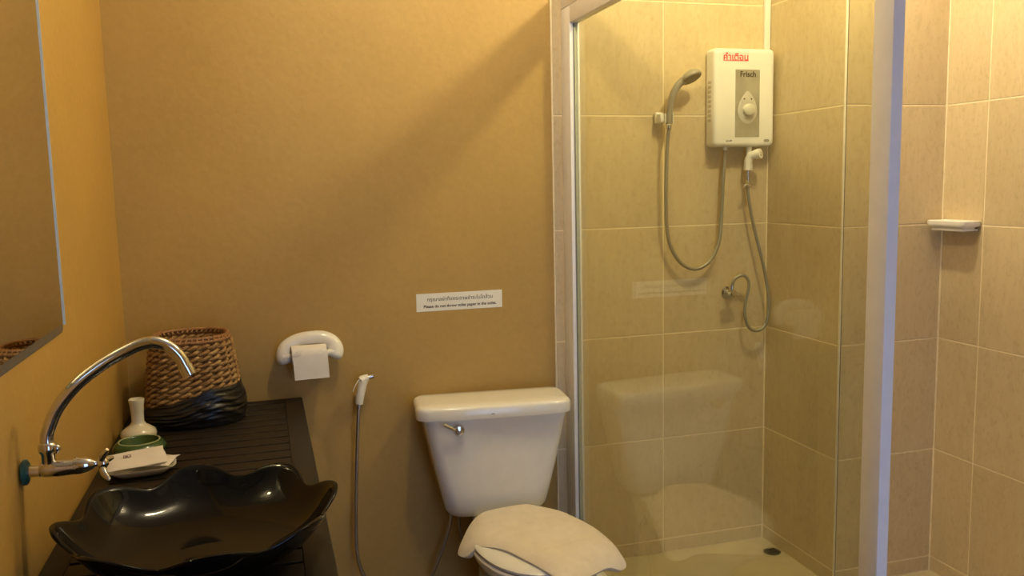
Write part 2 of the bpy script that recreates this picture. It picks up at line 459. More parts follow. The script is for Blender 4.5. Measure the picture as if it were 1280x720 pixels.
while y-.006-(pitch_-.008) > YT0+.05:
    hi = y-.011; lo = y-pitch_
    if sl is None:
        sl = tbox('slat', (XT0+.045, lo, ZT-.026), (XT1-SW, hi, ZT-.0012), 'wood_x', .0008); y_first = lo
    else:
        o = sl.copy(); COL.objects.link(o); o.parent = vt; o.location = (0, lo-y_first, 0)
    y -= pitch_
tbox('apron', (XT1-.030, YT0+.06, ZT-.11), (XT1-.008, YT1-.06, ZT-.030), 'wood_y')
tbox('apron', (XT0+.06, YT0+.008, ZT-.11), (XT1-.06, YT0+.030, ZT-.030), 'wood_x')
tbox('apron', (XT0+.06, YT1-.03, ZT-.11), (XT1-.06, YT1-.008, ZT-.030), 'wood_x')
for lx in (XT0+.004, XT1-.060):
    for ly in (YT0+.004, YT1-.060):
        tbox('leg', (lx, ly, ZB), (lx+.056, ly+.056, ZT-.030), 'wood_z')

# ================================================================ BASIN
BX, BY = -1.552, -1.232
NL, PH = 8, math.radians(97)
def basin():
    seg = 192; bm = bmesh.new(); rs = []
    # profile: (radius, height, lobe weight); outside up from the foot, over the rim, down the inside
    prof = [(.080, .000, 0), (.095, .0015, 0), (.110, .006, 0), (.145, .016, .08), (.180, .032, .25), (.208, .053, .5), (.226, .074, .8), (.236, .088, 1), (.2405, .0945, 1), (.2405, .098, 1), (.2375, .0995, 1), (.233, .0975, 1), (.228, .090, .95), (.220, .077, .82), (.207, .059, .60), (.190, .043, .40), (.165, .028, .22), (.135, .0185, .08), (.100, .013, 0), (.060, .0105, 0), (.025, .0095, 0), (.020, .0092, 0)]
    for r, z, w in prof:
        ring = []
        for j in range(seg):
            a = 2*PI*j/seg; c = math.cos(NL*(a-PH))
            c2 = c - .10*math.cos(2*NL*(a-PH))
            q = r*(1+.052*w*c2); zz = z + .0120*w*w*c2
            ring.append(Vector((q*math.cos(a), q*math.sin(a), max(zz, 0))))
        rs.append(ring)
    rings(bm, rs)
    return bm
vs_ = tag(empty('vessel_basin', (BX, BY, ZT)), 'glossy black scalloped vessel basin standing on the slatted table', 'basin')
bm_obj('bowl', basin(), 'black_glaze', vs_, True, 60)

# ================================================================ TAP
FY, FZ = -1.232, .938
fa = tag(empty('wall_tap', (XL, FY, FZ)), 'chrome wall tap with tall curved swivel spout over the black basin', 'tap')
def fl(x, z, y=0): return Vector((x-XL, y, z-FZ))
lathe('gasket', [(.008, .001), (.018, .001), (.0225, .004), (.0225, .009), (.018, .012), (.008, .012)], 'teal_rubber', fa, 28, axis='X')
lathe('tail_pipe', [(.0105, .0125), (.0105, .030), (.0118, .0305)], 'chrome', fa, 24, axis='X')
lathe('body', [(.0118, .0305), (.0135, .034), (.0150, .042), (.0150, .060), (.0142, .076), (.0140, .0855)], 'chrome', fa, 28, axis='X', center=(0, 0, .002))
lathe('cartridge', [(.0136, .086), (.0152, .0862), (.0155, .094), (.0130, .106), (.0085, .116), (.0055, .119), (.0052, .124)], 'chrome', fa, 28, axis='X', center=(0, 0, .003))
lathe('spout_collar', [(.0110, .006), (.0112, .030), (.0140, .033), (.0150, .038), (.0150, .046), (.0120, .050), (.0095, .051)], 'chrome', fa, 28, center=(.0445, 0, 0))
bm = bmesh.new(); bmesh.ops.create_uvsphere(bm, u_segments=16, v_segments=10, radius=.0072)
for v in bm.verts: v.co += Vector((.0605, -.006, .040))
add_tube(bm, [(.045, 0, .034), (.0605, -.006, .034), (.0605, -.006, .040)], .0045, 10)
bm_obj('locking_screw', bm, 'chrome', fa, True, 60)
sp = [fl(-1.8005, .985), fl(-1.8000, .997), fl(-1.7960, 1.0120), fl(-1.7785, 1.0485), fl(-1.7455, 1.0870), fl(-1.7005, 1.1205), fl(-1.6545, 1.1445), fl(-1.6300, 1.1525), fl(-1.6110, 1.1535), fl(-1.5900, 1.1435), fl(-1.5730, 1.1240), fl(-1.5640, 1.1040)]
tube('spout', sp, .0112, 'chrome', fa, 8, 20)
tube('aerator', [fl(-1.5650, 1.107), fl(-1.5615, 1.099), fl(-1.5580, 1.090)], .0128, 'chrome', fa, 4, 18)
hd = lathe('handle', [(.0053, .122), (.0095, .125), (.0105, .131), (.0095, .137), (.004, .141)], 'chrome', fa, 20, axis='X', center=(0, 0, .003))
for ang in (62, 182, 302):
    a = math.radians(ang)
    d = Vector((0, -math.cos(a), math.sin(a)))
    base = Vector((.131, 0, .003))
    tube('handle_arm', [base+d*.006, base+d*.015+Vector((.001, 0, 0)), base+d*.024+Vector((.006, 0, 0)), base+d*.032+Vector((.012, 0, 0))],
         lambda t: .0052+.002*math.sin(PI*t)-.0022*t, 'chrome', hd, 5, 10)

# ================================================================ WICKER BASKET + BAG
KX, KY = -1.640, -.158
kb = tag(empty('wicker_basket', (KX, KY, ZT)), 'brown woven wicker bin at the back corner of the dark table', 'basket')
KH = .252
def bkt(z):                        # half axes at height z
    t = z/KH
    return .136 - .026*t**1.5, .122 - .018*t**1.5
def bpt(a, z, off):
    ax, ay = bkt(z); n = 2.6
    c, s = math.cos(a), math.sin(a)
    k = (abs(c)**n + abs(s)**n)**(-1/n)
    return Vector(((ax+off)*k*c, (ay+off)*k*s, z))
NST = 26
bm = bmesh.new()
rows = 14
for i in range(rows):
    z = .012 + i*(KH-.030)/(rows-1)
    for ply in (0, 1):
        ph = PI*(i % 2) + PI*ply
        path = [bpt(2*PI*j/120, z+.0050*math.sin(NST*2*PI*j/120/2*1.0+ph), -.004+.0068*math.cos(NST*2*PI*j/120/2+ph)) for j in range(120)]
        add_tube(bm, path, .0060, 6, True)
wv = bm_obj('weave', bm, 'wicker', kb, True, 80); wv['kind'] = 'stuff'
bm = bmesh.new()
for k in range(NST):
    a = 2*PI*k/NST
    add_tube(bm, [bpt(a, zz, -.004) for zz in (.002, .06, .12, .18, KH-.006)], .0032, 6)
st = bm_obj('stake', bm, 'wicker_rim', kb, True, 80); st['kind'] = 'stuff'
for dz, off, r in ((KH-.004, -.001, .0062), (KH+.006, -.004, .0056)):
    tube('rim', [bpt(2*PI*j/64, dz, off) for j in range(64)], r, 'wicker_rim', kb, raw=True, closed=True, seg=8)
bm = bmesh.new()
for j in range(46):
    a = 2*PI*j/46
    add_tube(bm, [bpt(a, KH-.004, .004), bpt(a+.05, KH+.011, -.003), bpt(a+.11, KH-.002, -.011)], .0034, 6)
lo_ = bm_obj('rim_lashing', bm, 'wicker_rim', kb, True, 80); lo_['kind'] = 'stuff'
bm = bmesh.new()
rings(bm, [[bpt(2*PI*j/48, .003, -.008) for j in range(48)], [bpt(2*PI*j/48, .009, -.008) for j in range(48)]])
bm_obj('base', bm, 'wicker_rim', kb)
# black bag gathered round the lower half
def bag():
    rnd = random.Random(3); seg = 120; bm = bmesh.new(); rs = []
    ph = [rnd.uniform(0, 6.28) for _ in range(12)]
    def top(a):                      # slanting upper edge: higher on the right/front
        return .080 + .034*math.cos(a-.05) - .016*math.sin(a) + .004*math.sin(5*a+ph[0])
    M = 40
    for i in range(M):
        t = i/(M-1); ring = []
        for j in range(seg):
            a = 2*PI*j/seg
            z = .0025 + t*(top(a)-.0025)
            fold = .0012*math.sin(9*a+38*z*4+ph[1]) + .0013*math.sin(21*t+4*math.sin(3*a+ph[2])+3*a+ph[3]) + .0012*math.sin(43*t+2.5*math.sin(5*a+ph[4])-6*a) + .0007*math.sin(70*t+11*a+2*math.sin(7*a))
            bulge = .007*math.sin(PI*min(1, t*1.15))
            off = .0085 + bulge + fold*math.sin(PI*min(max(t, .06), .94))
            if t > .97: off -= .0035
            ring.append(bpt(a, z, max(off, .0055)))
        rs.append(ring)
    # turn over the lip inwards and down for thickness
    inner = [[bpt(2*PI*j/seg, rs[-1][j].z-.002, .0050) for j in range(seg)], [bpt(2*PI*j/seg, max(.01, rs[-1][j].z-.03), .0048) for j in range(seg)]]
    rings(bm, rs+inner, cap0=False, cap1=False)
    return bm
bgm = tag(bm_obj('bin_liner_bag', bag(), 'black_plastic', None, True, 60), 'crumpled black plastic bag pulled round the lower half of the wicker bin', 'plastic bag')
bgm.location = (KX, KY, ZT)

# ================================================================ THINGS ON THE TABLE
vx, vy = -1.7745, -.362
va = tag(empty('bottle_vase', (vx, vy, ZT)), 'small cream long-necked bottle vase behind the green ashtray', 'vase')
lathe('vase_body', [(.024, 0), (.034, .002), (.044, .012), (.0475, .024), (.044, .034), (.032, .043), (.021, .050), (.0165, .058), (.0165, .080), (.0185, .105), (.0205, .118), (.0205, .121), (.0185, .122), (.0165, .118), (.0140, .08), (.0135, .06)], 'vase_glaze', va, 40)
ax_, ay_ = -1.757, -.486
ash = tag(empty('green_ashtray', (ax_, ay_, ZT)), 'round green glazed bowl beside the cream vase', 'bowl')
lathe('ashtray_bowl', [(.040, 0), (.056, .003), (.0660, .014), (.0665, .024), (.0590, .034), (.0520, .0378), (.0490, .0372), (.0470, .034), (.0450, .022), (.038, .012), (.003, .010)], 'green_glaze', ash, 48)
lathe('glazed_rim', [(.0525, .0376), (.0520, .0390), (.0500, .0396), (.0482, .0384), (.0484, .0374)], 'green_rim', ash, 48, cap=False)
# oblong soap dish with two wrapped soaps
dx, dy = -1.7335, -.645
sd = tag(empty('soap_dish', (dx, dy, ZT), math.radians(6)), 'white oblong dish holding paper packets next to the basin', 'dish')
def dish_ring(s, z): return [Vector((x*s, y_*s, z)) for x, y_ in rrect(.080, .060, .038, 6)]
bm = bmesh.new()
rings(bm, [dish_ring(.62, 0), dish_ring(.72, .002), dish_ring(.90, .012), dish_ring(1.0, .0185), dish_ring(1.0, .0205), dish_ring(.96, .0200), dish_ring(.86, .0135), dish_ring(.70, .0075)])
bm_obj('dish_body', bm, 'ceramic_cream', sd, True, 50)
def packet(name, label, hx, hy, loc, rot, th, seedn):
    rnd = random.Random(seedn); bm = bmesh.new(); n = 14
    p1, p2, p3 = [rnd.uniform(0, 6) for _ in range(3)]
    top, bot = [], []
    for i in range(n+1):
        for j in range(n+1):
            u, v = i/n*2-1, j/n*2-1
            e = max(abs(u), abs(v))
            puff = th*.5*max(0, (1-e**6))**.6 + .0006
            w = .0016*math.sin(2.6*u+p1)*math.cos(2.2*v+p2) + .0008*math.sin(6*v+p3)
            x = u*hx*(1+.03*math.sin(3*v+p1)); yv = v*hy*(1+.03*math.sin(3*u+p2))
            top.append(bm.verts.new((x, yv, puff+w))); bot.append(bm.verts.new((x, yv, -puff*.35+w)))
    for i in range(n):
        for j in range(n):
            a, b_, c, d = i*(n+1)+j, (i+1)*(n+1)+j, (i+1)*(n+1)+j+1, i*(n+1)+j+1
            bm.faces.new((top[a], top[b_], top[c], top[d])); bm.faces.new((bot[d], bot[c], bot[b_], bot[a]))
    per = [i*(n+1) for i in range(n)]+[n*(n+1)+j for j in range(n)]+[(n-i)*(n+1)+n for i in range(n)]+[n-j for j in range(n)]
    for k in range(len(per)):
        a, c = per[k], per[(k+1) % len(per)]
        bm.faces.new((top[a], top[c], bot[c], bot[a]))
    r = tag(empty(name, loc, rot[2]), label, 'packet'); r.rotation_euler = rot
    bm_obj('wrapper', bm, 'paper', r, True, 60)
    return r
pk2 = packet('paper_packet', 'folded white paper packet lying under the other on the oblong dish', .056, .038, (dx+.022, dy+.014, ZT+.0215), (math.radians(2), math.radians(-2), math.radians(-16)), .005, 5)
pk = packet('paper_packet', 'white paper packet with small dark red crest on top of the oblong dish', .066, .042, (dx-.010, dy-.002, ZT+.0355), (math.radians(13), math.radians(-3), math.radians(10)), .008, 9)
lg = empty('crest', (-.018, .006, .0056)); lg.parent = pk
bm = bmesh.new()
for lo, hi in (((-.0085, -.006, 0), (.0085, -.0045, .0004)), ((-.0085, .0045, 0), (.0085, .006, .0004)), ((-.0085, -.0045, 0), (-.0068, .0045, .0004)), ((.0068, -.0045, 0), (.0085, .0045, .0004)), ((-.004, -.003, 0), (.0015, .002, .0004))):
    add_box(bm, lo, hi)
bpy.data.objects.remove(lg)
plain('ink_maroon', (.10, .02, .012), .6)
o = bm_obj('crest', bm, 'ink_maroon', pk); o.location = (-.020, .010, .0066); o.rotation_euler = (0, 0, math.radians(-6))

# ================================================================ TOILET ROLL HOLDER
th_ = tag(empty('toilet_roll_holder', (-1.289, .006, .90)), 'white ceramic arched toilet roll holder on the painted wall', 'roll holder')
def hl(x, y, z): return Vector((x+1.289, y-.006, z-.90))
pth = catmull([hl(-1.362, -.046, .858), hl(-1.369, -.040, .888), hl(-1.358, -.034, .912), hl(-1.325, -.030, .930), hl(-1.285, -.030, .9365), hl(-1.245, -.030, .934), hl(-1.216, -.034, .918), hl(-1.206, -.042, .893), hl(-1.216, -.048, .866)], 10)
bm = bmesh.new()
add_tube(bm, pth, lambda t: (.0225+.0065*abs(2*t-1)**1.5)*max(.12, min(1, math.sqrt(max(0, 1-(1-min(1, min(t, 1-t)/.085))**2)))), 18, sx=1.0)
for v in bm.verts:
    v.co.y = min(v.co.y, -.0005)
bm_obj('holder_body', bm, 'ceramic', th_, True, 60)
tube('spindle', [hl(-1.375, -.060, .884), hl(-1.21, -.060, .890)], .0105, 'plastic_white', th_, 2, 16)
rl = tag(empty('toilet_roll', (-1.293, -.064, .889)), 'thin white toilet roll with its last sheet hanging from the holder', 'toilet roll')
lathe('roll', [(.0135, -.054), (.0295, -.054), (.0305, -.053), (.0305, .053), (.0295, .054), (.0135, .054)], 'paper', rl, 36, axis='X', cap=False)
lathe('core', [(.0130, -.054), (.0142, -.054), (.0142, .054), (.0130, .054)], 'plain' if False else 'grey_plastic', rl, 24, axis='X', cap=False)
bm = bmesh.new(); rs = []
pr_ = [(-.002, .0312), (-.013, .0290), (-.023, .0212), (-.0295, .0105), (-.0315, -.002), (-.0325, -.020), (-.0335, -.040), (-.0335, -.060), (-.0345, -.076)]
for k, (py, pz) in enumerate(pr_):
    rs.append([Vector((-.0545+.109*i/10+(.006*k/8), py-.0012*math.sin(i*.9+k), pz+.002*i/10*(k/8))) for i in range(11)])
back = [[p+Vector((0, .0009, -.0002)) for p in r] for r in rs]
rings(bm, [a+c[::-1] for a, c in zip(rs, back)])
bm_obj('hanging_sheet', bm, 'paper', rl, True, 50)

# ================================================================ BIDET SPRAY
bs = tag(empty('bidet_spray', (-1.135, .006, .74)), 'white hand bidet spray hanging on the wall left of the toilet', 'bidet spray')
def bl(x, y, z): return Vector((x+1.135, y-.006, z-.74))
tube('handle', [bl(-1.1375, -.050, .706), bl(-1.1345, -.050, .725), bl(-1.1290, -.049, .750), bl(-1.1240, -.047, .770), bl(-1.1185, -.046, .784)],
     lambda t: .0130+.0030*t, 'plastic_white', bs, 6, 16)
tube('spray_head', [bl(-1.129, -.048, .783), bl(-1.120, -.046, .788), bl(-1.108, -.045, .791), bl(-1.102, -.045, .7925)], lambda t: .0150-.004*t, 'plastic_white', bs, 4, 16)
tube('nozzle', [bl(-1.104, -.045, .792), bl(-1.094, -.044, .794), bl(-1.086, -.044, .796)], .0072, 'chrome', bs, 3, 14)
tube('trigger', [bl(-1.130, -.052, .792), bl(-1.140, -.056, .784), bl(-1.149, -.058, .770), bl(-1.157, -.058, .751)], .0018, 'plastic_white', bs, 5, 8)
bm = bmesh.new(); add_box(bm, (-.012, -.032, -.045), (.012, 0, -.015), .003)
bm_obj('wall_clip', bm, 'grey_plastic', bs, True, 40)
tube('hose_nut', [bl(-1.1395, -.050, .690), bl(-1.1380, -.050, .706)], .0085, 'steel_hose', bs, 2, 14)
tube('hose', [bl(-1.1395, -.050, .695), bl(-1.1455, -.048, .62), bl(-1.154, -.046, .50), bl(-1.161, -.045, .38), bl(-1.166, -.045, .27), bl(-1.166, -.045, .19), bl(-1.154, -.045, .125), bl(-1.125, -.045, .065), bl(-1.085, -.042, .03), bl(-1.04, -.025, .02), bl(-1.03, .004, .02)], .0058, 'steel_hose', bs, 8, 10)

# ================================================================ NOTICE
ns = tag(empty('wall_notice', (-.7725, .006, 1.0245)), 'white printed notice strip in Thai and English above the toilet', 'sign')
bm = bmesh.new(); add_box(bm, (-.152, -.0012, -.0308), (.152, 0, .0308)); bm_obj('notice_card', bm, 'sign_paper', ns)
text('notice_text', 'กรุณาอย่าทิ้งกระดาษชำระในโถส้วม', .026, 'ink_black', ns, (.002, -.0014, .009), UPRIGHT, width=.232)
text('notice_text', 'Please do not throw toilet paper in the toilet.', .0175, 'ink_black', ns, (.002, -.0014, -.0145), UPRIGHT, width=.258, bold=.0004)

# ================================================================ TOILET
tl = tag(empty('toilet', (-.692, -.018, 0), math.radians(-3)), 'white close-coupled toilet with tapered cistern below the notice', 'toilet')
bm = bmesh.new(); rs = []
for z, hx, y0_, y1_, r in ((.312, .118, -.045, -.105, .02), (.314, .150, -.020, -.148, .05), (.322, .168, -.010, -.166, .055), (.340, .177, -.006, -.172, .052), (.40, .190, -.004, -.176, .046), (.48, .208, -.003, -.180, .042), (.57, .226, -.002, -.184, .038), (.64, .240, -.002, -.187, .036), (.666, .244, -.002, -.188, .036)):
    cy, hy = (y0_+y1_)/2, (y0_-y1_)/2
    rs.append([Vector((x, y_+cy, z)) for x, y_ in rrect(hx, hy, min(r, hy*.95), 6, bow=.010)])
rings(bm, rs); bm_obj('cistern', bm, 'ceramic', tl, True, 50)
bm = bmesh.new(); rs = []
for z, d in ((.6625, .008), (.665, .001), (.672, 0), (.694, 0), (.701, .0025), (.706, .008), (.7085, .016), (.7105, .05), (.711, .09)):
    rs.append([Vector((x, y_-.100, z)) for x, y_ in rrect(.260-d, .104-d*.95, max(.044-d*.8, .006), 6, bow=.010)])
rings(bm, rs); ld = bm_obj('cistern_lid', bm, 'ceramic', tl, True, 50)
ld.rotation_euler = (0, 0, math.radians(-3)); ld.location = (0, -.008, 0)
bm = bmesh.new()
for k in range(3): add_box(bm, (-.0055+k*.004, -.0006, -.0022), (-.0025+k*.004, 0, .0022))
o = bm_obj('maker_mark', bm, 'ink_grey', ld); o.location = (-.012, -.2135, .680)
lv = lathe('flush_boss', [(.003, -.030), (.0145, -.028), (.0185, -.020), (.0185, -.010), (.013, -.006), (.013, 0)], 'chrome', tl, 24, center=(-.135, -.194, .632), axis='Y')
tube('flush_lever', [(-.137, -.214, .632), (-.150, -.217, .636), (-.166, -.219, .645), (-.182, -.219, .654), (-.187, -.219, .656)], lambda t: .0070-.0016*math.sin(PI*t), 'chrome', lv, 5, 12)
# pan
def egg(hx, yb, yf, z, n=56, sq=.0):
    """egg outline: squarer back at yb, round front at yf"""
    pts = []
    cy = yb + (yf-yb)*.42
    for j in range(n):
        a = 2*PI*j/n; c, s = math.cos(a), math.sin(a)
        e = 2.15 if s > 0 else 2.05
        k = (abs(c)**e+abs(s)**e)**(-1/e)
        y_ = cy + (yb-cy)*k*s if s > 0 else cy + (cy-yf)*k*s
        pts.append(Vector((hx*k*c+.040, y_, z)))
    return pts
bm = bmesh.new()
rings(bm, [egg(.105, -.14, -.50, ZB), egg(.108, -.14, -.51, ZB+.02), egg(.100, -.15, -.48, .05), egg(.112, -.13, -.50, .13), egg(.140, -.10, -.58, .21), egg(.164, -.17, -.66, .27), egg(.176, -.21, -.685, .295), egg(.178, -.21, -.688, .306), egg(.170, -.22, -.675, .309)])
bm_obj('pan', bm, 'ceramic', tl, True, 50)
bm = bmesh.new()
rings(bm, [[Vector((x+.030, y_-.150, z)) for x, y_ in rrect(h_, .120, .05, 6)] for z, h_ in ((ZB, .095), (.15, .085), (.26, .105), (.3115, .115))])
bm_obj('pan_neck', bm, 'ceramic', tl, True, 50)
bm = bmesh.new()
rings(bm, [egg(.174, -.235, -.686, .3100), egg(.182, -.230, -.694, .3135), egg(.183, -.229, -.695, .3205), egg(.177, -.232, -.690, .3255)])
bm_obj('seat', bm, 'plastic_seat', tl, True, 40)
bm = bmesh.new()
rings(bm, [egg(.172, -.236, -.684, .3275), egg(.179, -.230, -.691, .3305), egg(.180, -.229, -.692, .3375), egg(.172, -.233, -.685, .3430), egg(.140, -.255, -.65, .3455), egg(.06, -.34, -.54, .3465)])
bm_obj('seat_lid', bm, 'plastic_seat', tl, True, 40)
for s in (-1, 1):
    lathe('hinge', [(.008, -.022), (.010, -.02), (.010, .02), (.008, .022)], 'plastic_seat', tl, 16, center=(.034+s*.075, -.218, .320), axis='X')

# ================================================================ TOWEL on the lid
TB = [(-0.894, -0.406, 0.300), (-0.859, -0.342, 0.325), (-0.818, -0.285, 0.345), (-0.776, -0.256, 0.358), (-0.715, -0.252, 0.365), (-0.632, -0.252, 0.367), (-0.594, -0.281, 0.367), (-0.536, -0.337, 0.363), (-0.500, -0.401, 0.357), (-0.471, -0.467, 0.350), (-0.453, -0.540, 0.340), (-0.442, -0.587, 0.325), (-0.437, -0.640, 0.298), (-0.469, -0.673, 0.300), (-0.513, -0.683, 0.318), (-0.599, -0.746, 0.332), (-0.672, -0.785, 0.338), (-0.713, -0.703, 0.350), (-0.754, -0.606, 0.354), (-0.784, -0.544, 0.354), (-0.821, -0.498, 0.348), (-0.849, -0.470, 0.338), (-0.878, -0.454, 0.308)]
def towel():
    cx, cy = -.67, -.49
    B = catmull(TB, 6, True); bm = bmesh.new(); n = len(B); R = 26; top = []
    zt = .369
    def zin(x, y_, t, zb):
        w = .0022*math.sin(21*x+13*y_)+.0015*math.sin(34*y_-17*x)
        # raised hem band across the towel
        d = (x+.60)*(-.33)+(y_+.585)*.94
        hem = -.0030*math.exp(-(d/.004)**2) + .0016*(1 if d < 0 else 0)
        s = t**5 if t < 1 else 1
        return (zt+w+hem)*(1-s)+zb*s
    cv = bm.verts.new((cx, cy, zt)); rows_ = []
    for i in range(1, R+1):
        t = (i/R)**.8
        rows_.append([bm.verts.new((cx+(p.x-cx)*t, cy+(p.y-cy)*t, zin(cx+(p.x-cx)*t, cy+(p.y-cy)*t, t, p.z))) for p in B])
    for j in range(n): bm.faces.new((cv, rows_[0][j], rows_[0][(j+1) % n]))
    for i in range(R-1):
        for j in range(n):
            k = (j+1) % n; bm.faces.new((rows_[i][j], rows_[i+1][j], rows_[i+1][k], rows_[i][k]))
    bmesh.ops.recalc_face_normals(bm, faces=bm.faces[:])
    if sum(f.normal.z for f in bm.faces) < 0: bmesh.ops.reverse_faces(bm, faces=bm.faces[:])
    return bm
tw = tag(empty('bath_mat_towel', (-.67, -.49, .35)), 'cream white terry towel draped over the closed toilet lid', 'towel')
bm = towel()
for v in bm.verts: v.co -= Vector((-.67, -.49, .35))
to = bm_obj('towel_cloth', bm, 'terry', tw, True)
md = to.modifiers.new('thick', 'SOLIDIFY'); md.thickness = .016; md.offset = -1
md = to.modifiers.new('round', 'BEVEL'); md.width = .004; md.segments = 2; md.limit_method = 'ANGLE'; md.angle_limit = math.radians(50)

# ================================================================ TOILET WATER HOSES
wh = tag(tube('supply_hose', [(-.838, -.055, .325), (-.838, -.055, .295), (-.843, -.053, .26), (-.862, -.050, .19), (-.885, -.045, .13), (-.910, -.040, .070), (-.925, -.020, .035), (-.930, .004, .03)], .0058, 'steel_hose', None, 8, 10), 'braided steel water hose dropping from the cistern corner', 'hose')
wh2 = tag(tube('flexible_hose', [(-.806, -.060, .318), (-.812, -.058, .28), (-.811, -.055, .24), (-.803, -.052, .20), (-.792, -.05, .16), (-.785, -.03, .12), (-.785, .004, .10)], .0050, 'hose_grey', None, 8, 10), 'thin dark hose behind the cistern beside the steel one', 'hose')

# ================================================================ WATER HEATER
HX0, HX1, HZ0, HZ1, HY = .167, .4145, 1.5395, 1.8895, -.067
hc = Vector(((HX0+HX1)/2, 0, (HZ0+HZ1)/2)); hwx, hwz = (HX1-HX0)/2, (HZ1-HZ0)/2
ht = tag(empty('water_heater', hc), 'white electric shower water heater on the tiled wall', 'water heater')
bm = bmesh.new(); rs = []
for y_, d, r in ((-.001, .006, .014), (-.010, .006, .014), (-.012, 0, .016), (-.052, 0, .016), (-.061, .002, .016), (-.0655, .007, .013), (-.067, .016, .010)):
    rs.append([Vector((x, y_, z)) for x, z in rrect(hwx-d, hwz-d, r, 5)])
rings(bm, rs); bm_obj('case', bm, 'plastic_white', ht, True, 40)
px0, px1, pz0, pz1 = .252-hc.x, .352-hc.x, 1.5735-hc.z, 1.8145-hc.z
pm = (px0+px1)/2
box('control_panel', (px0, HY-.0012, pz0), (px1, HY+.001, pz1), 'panel_grey', ht, .0006, 1)
# drop-shaped plate round the knob
pts = []
kz = 1.672-hc.z
for j in range(40):
    a = 2*PI*j/40; r = .038
    x, z = r*math.sin(a), r*math.cos(a)
    if z > 0: x *= 1-.55*(z/r)**2; z *= 1.75
    else: x *= 1+.05; z *= 1.35
    pts.append((x, z))
bm = bmesh.new()
rings(bm, [[Vector((pm+x*s, y_, kz+z*s)) for x, z in pts] for y_, s in ((HY, 1), (HY-.002, 1), (HY-.0032, .93), (HY-.0034, .5))])
bm_obj('knob_plate', bm, 'panel_drop', ht, True, 40)
lathe('knob', [(.0230, HY-.003), (.0230, HY-.006), (.0215, HY-.016), (.0195, HY-.0185), (.002, HY-.019)], 'knob_grey', ht, 36, center=(pm+.001, 0, kz-.002), axis='Y')
for s in (-1, 1):
    lathe('indicator_light', [(.0028, HY-.003), (.0028, HY-.0042), (.001, HY-.0044)], 'ink_black', ht, 14, center=(pm+s*.0145, 0, kz+.038), axis='Y')
text('brand_lettering', 'Frisch', .0240, 'ink_black', ht, (pm+.001, HY-.0014, 1.797-hc.z), UPRIGHT, width=.064, bold=.0006)
box('warning_label', (.200-hc.x, HY-.0008, 1.842-hc.z), (.306-hc.x, HY+.001, 1.8745-hc.z), 'ink_pink', ht)
text('warning_lettering', 'คำเตือน', .030, 'ink_red', ht, (.253-hc.x, HY-.0010, 1.8565-hc.z), UPRIGHT, width=.100, bold=.0006)
box('warning_underline', (.202-hc.x, HY-.0011, 1.8445-hc.z), (.304-hc.x, HY, 1.8465-hc.z), 'ink_red', ht)
text('rating_lettering', '4.5 kW', .008, 'ink_black', ht, (.228-hc.x, HY-.0004, 1.5600-hc.z), UPRIGHT, width=.025, bold=.0003)
bm = bmesh.new()
rings(bm, [[Vector((x+.383-hc.x, y_, z+1.5605-hc.z)) for x, z in rrect(.0115, .0048, .0046, 4)] for y_ in (HY+.001, HY-.0006)])
bm_obj('oval_badge', bm, 'ink_grey', ht)
bm = bmesh.new()
for k in range(9): add_box(bm, (-hwx-.0006, -.044, -.085+k*.017), (-hwx+.001, -.022, -.085+k*.017+.010))
o = bm_obj('side_print', bm, 'side_grey', ht)
tube('outlet_stub', [(.232-hc.x, -.034, HZ0-hc.z+.004), (.232-hc.x, -.034, HZ0-hc.z-.012)], .0085, 'plastic_white', ht, 2, 14)

cb = tag(box('cable_duct', (.4050, -.0135, HZ1+.001), (.4290, -.0002, ZC-.001), 'plastic_white', None, .002), 'narrow white cable duct rising from the water heater to the ceiling', 'cable duct')

# inlet valve under the heater
iv = tag(empty('inlet_valve', (.327, -.040, 1.50)), 'white plastic elbow valve under the water heater', 'valve')
tube('inlet_pipe', [(0, 0, .039), (0, 0, .012)], .0105, 'plastic_white', iv, 2, 16)
tube('valve_elbow', [(-.004, -.002, -.030), (-.004, -.003, -.012), (.002, -.008, .003), (.012, -.018, .010), (.020, -.026, .012)], .0150, 'plastic_white', iv, 6, 18)
tube('valve_cap', [(.016, -.020, .010), (.027, -.036, .0135)], .0185, 'plastic_white', iv, 3, 20)
tube('cap_disc', [(.0262, -.0348, .0133), (.0282, -.0378, .0140)], .0095, 'knob_grey', iv, 2, 16)
tube('valve_nut', [(-.004, -.002, -.046), (-.004, -.002, -.026)], .0162, 'plastic_white', iv, 3, 6)
# small stop cock below
sk = tag(empty('stop_cock', (.323, -.042, 1.41)), 'small chrome stop cock between the white elbow and its hose', 'valve')
lathe('cock_body', [(.0060, .043), (.0060, .024), (.0085, .022), (.0085, .008), (.0075, .004), (.0100, 0), (.0100, -.014), (.0070, -.018)], 'chrome', sk, 18)
tube('cock_lever', [(.012, -.006, -.010), (-.004, -.012, -.009), (-.020, -.012, -.012), (-.022, -.012, -.018)], .0042, 'chrome', sk, 4, 10)
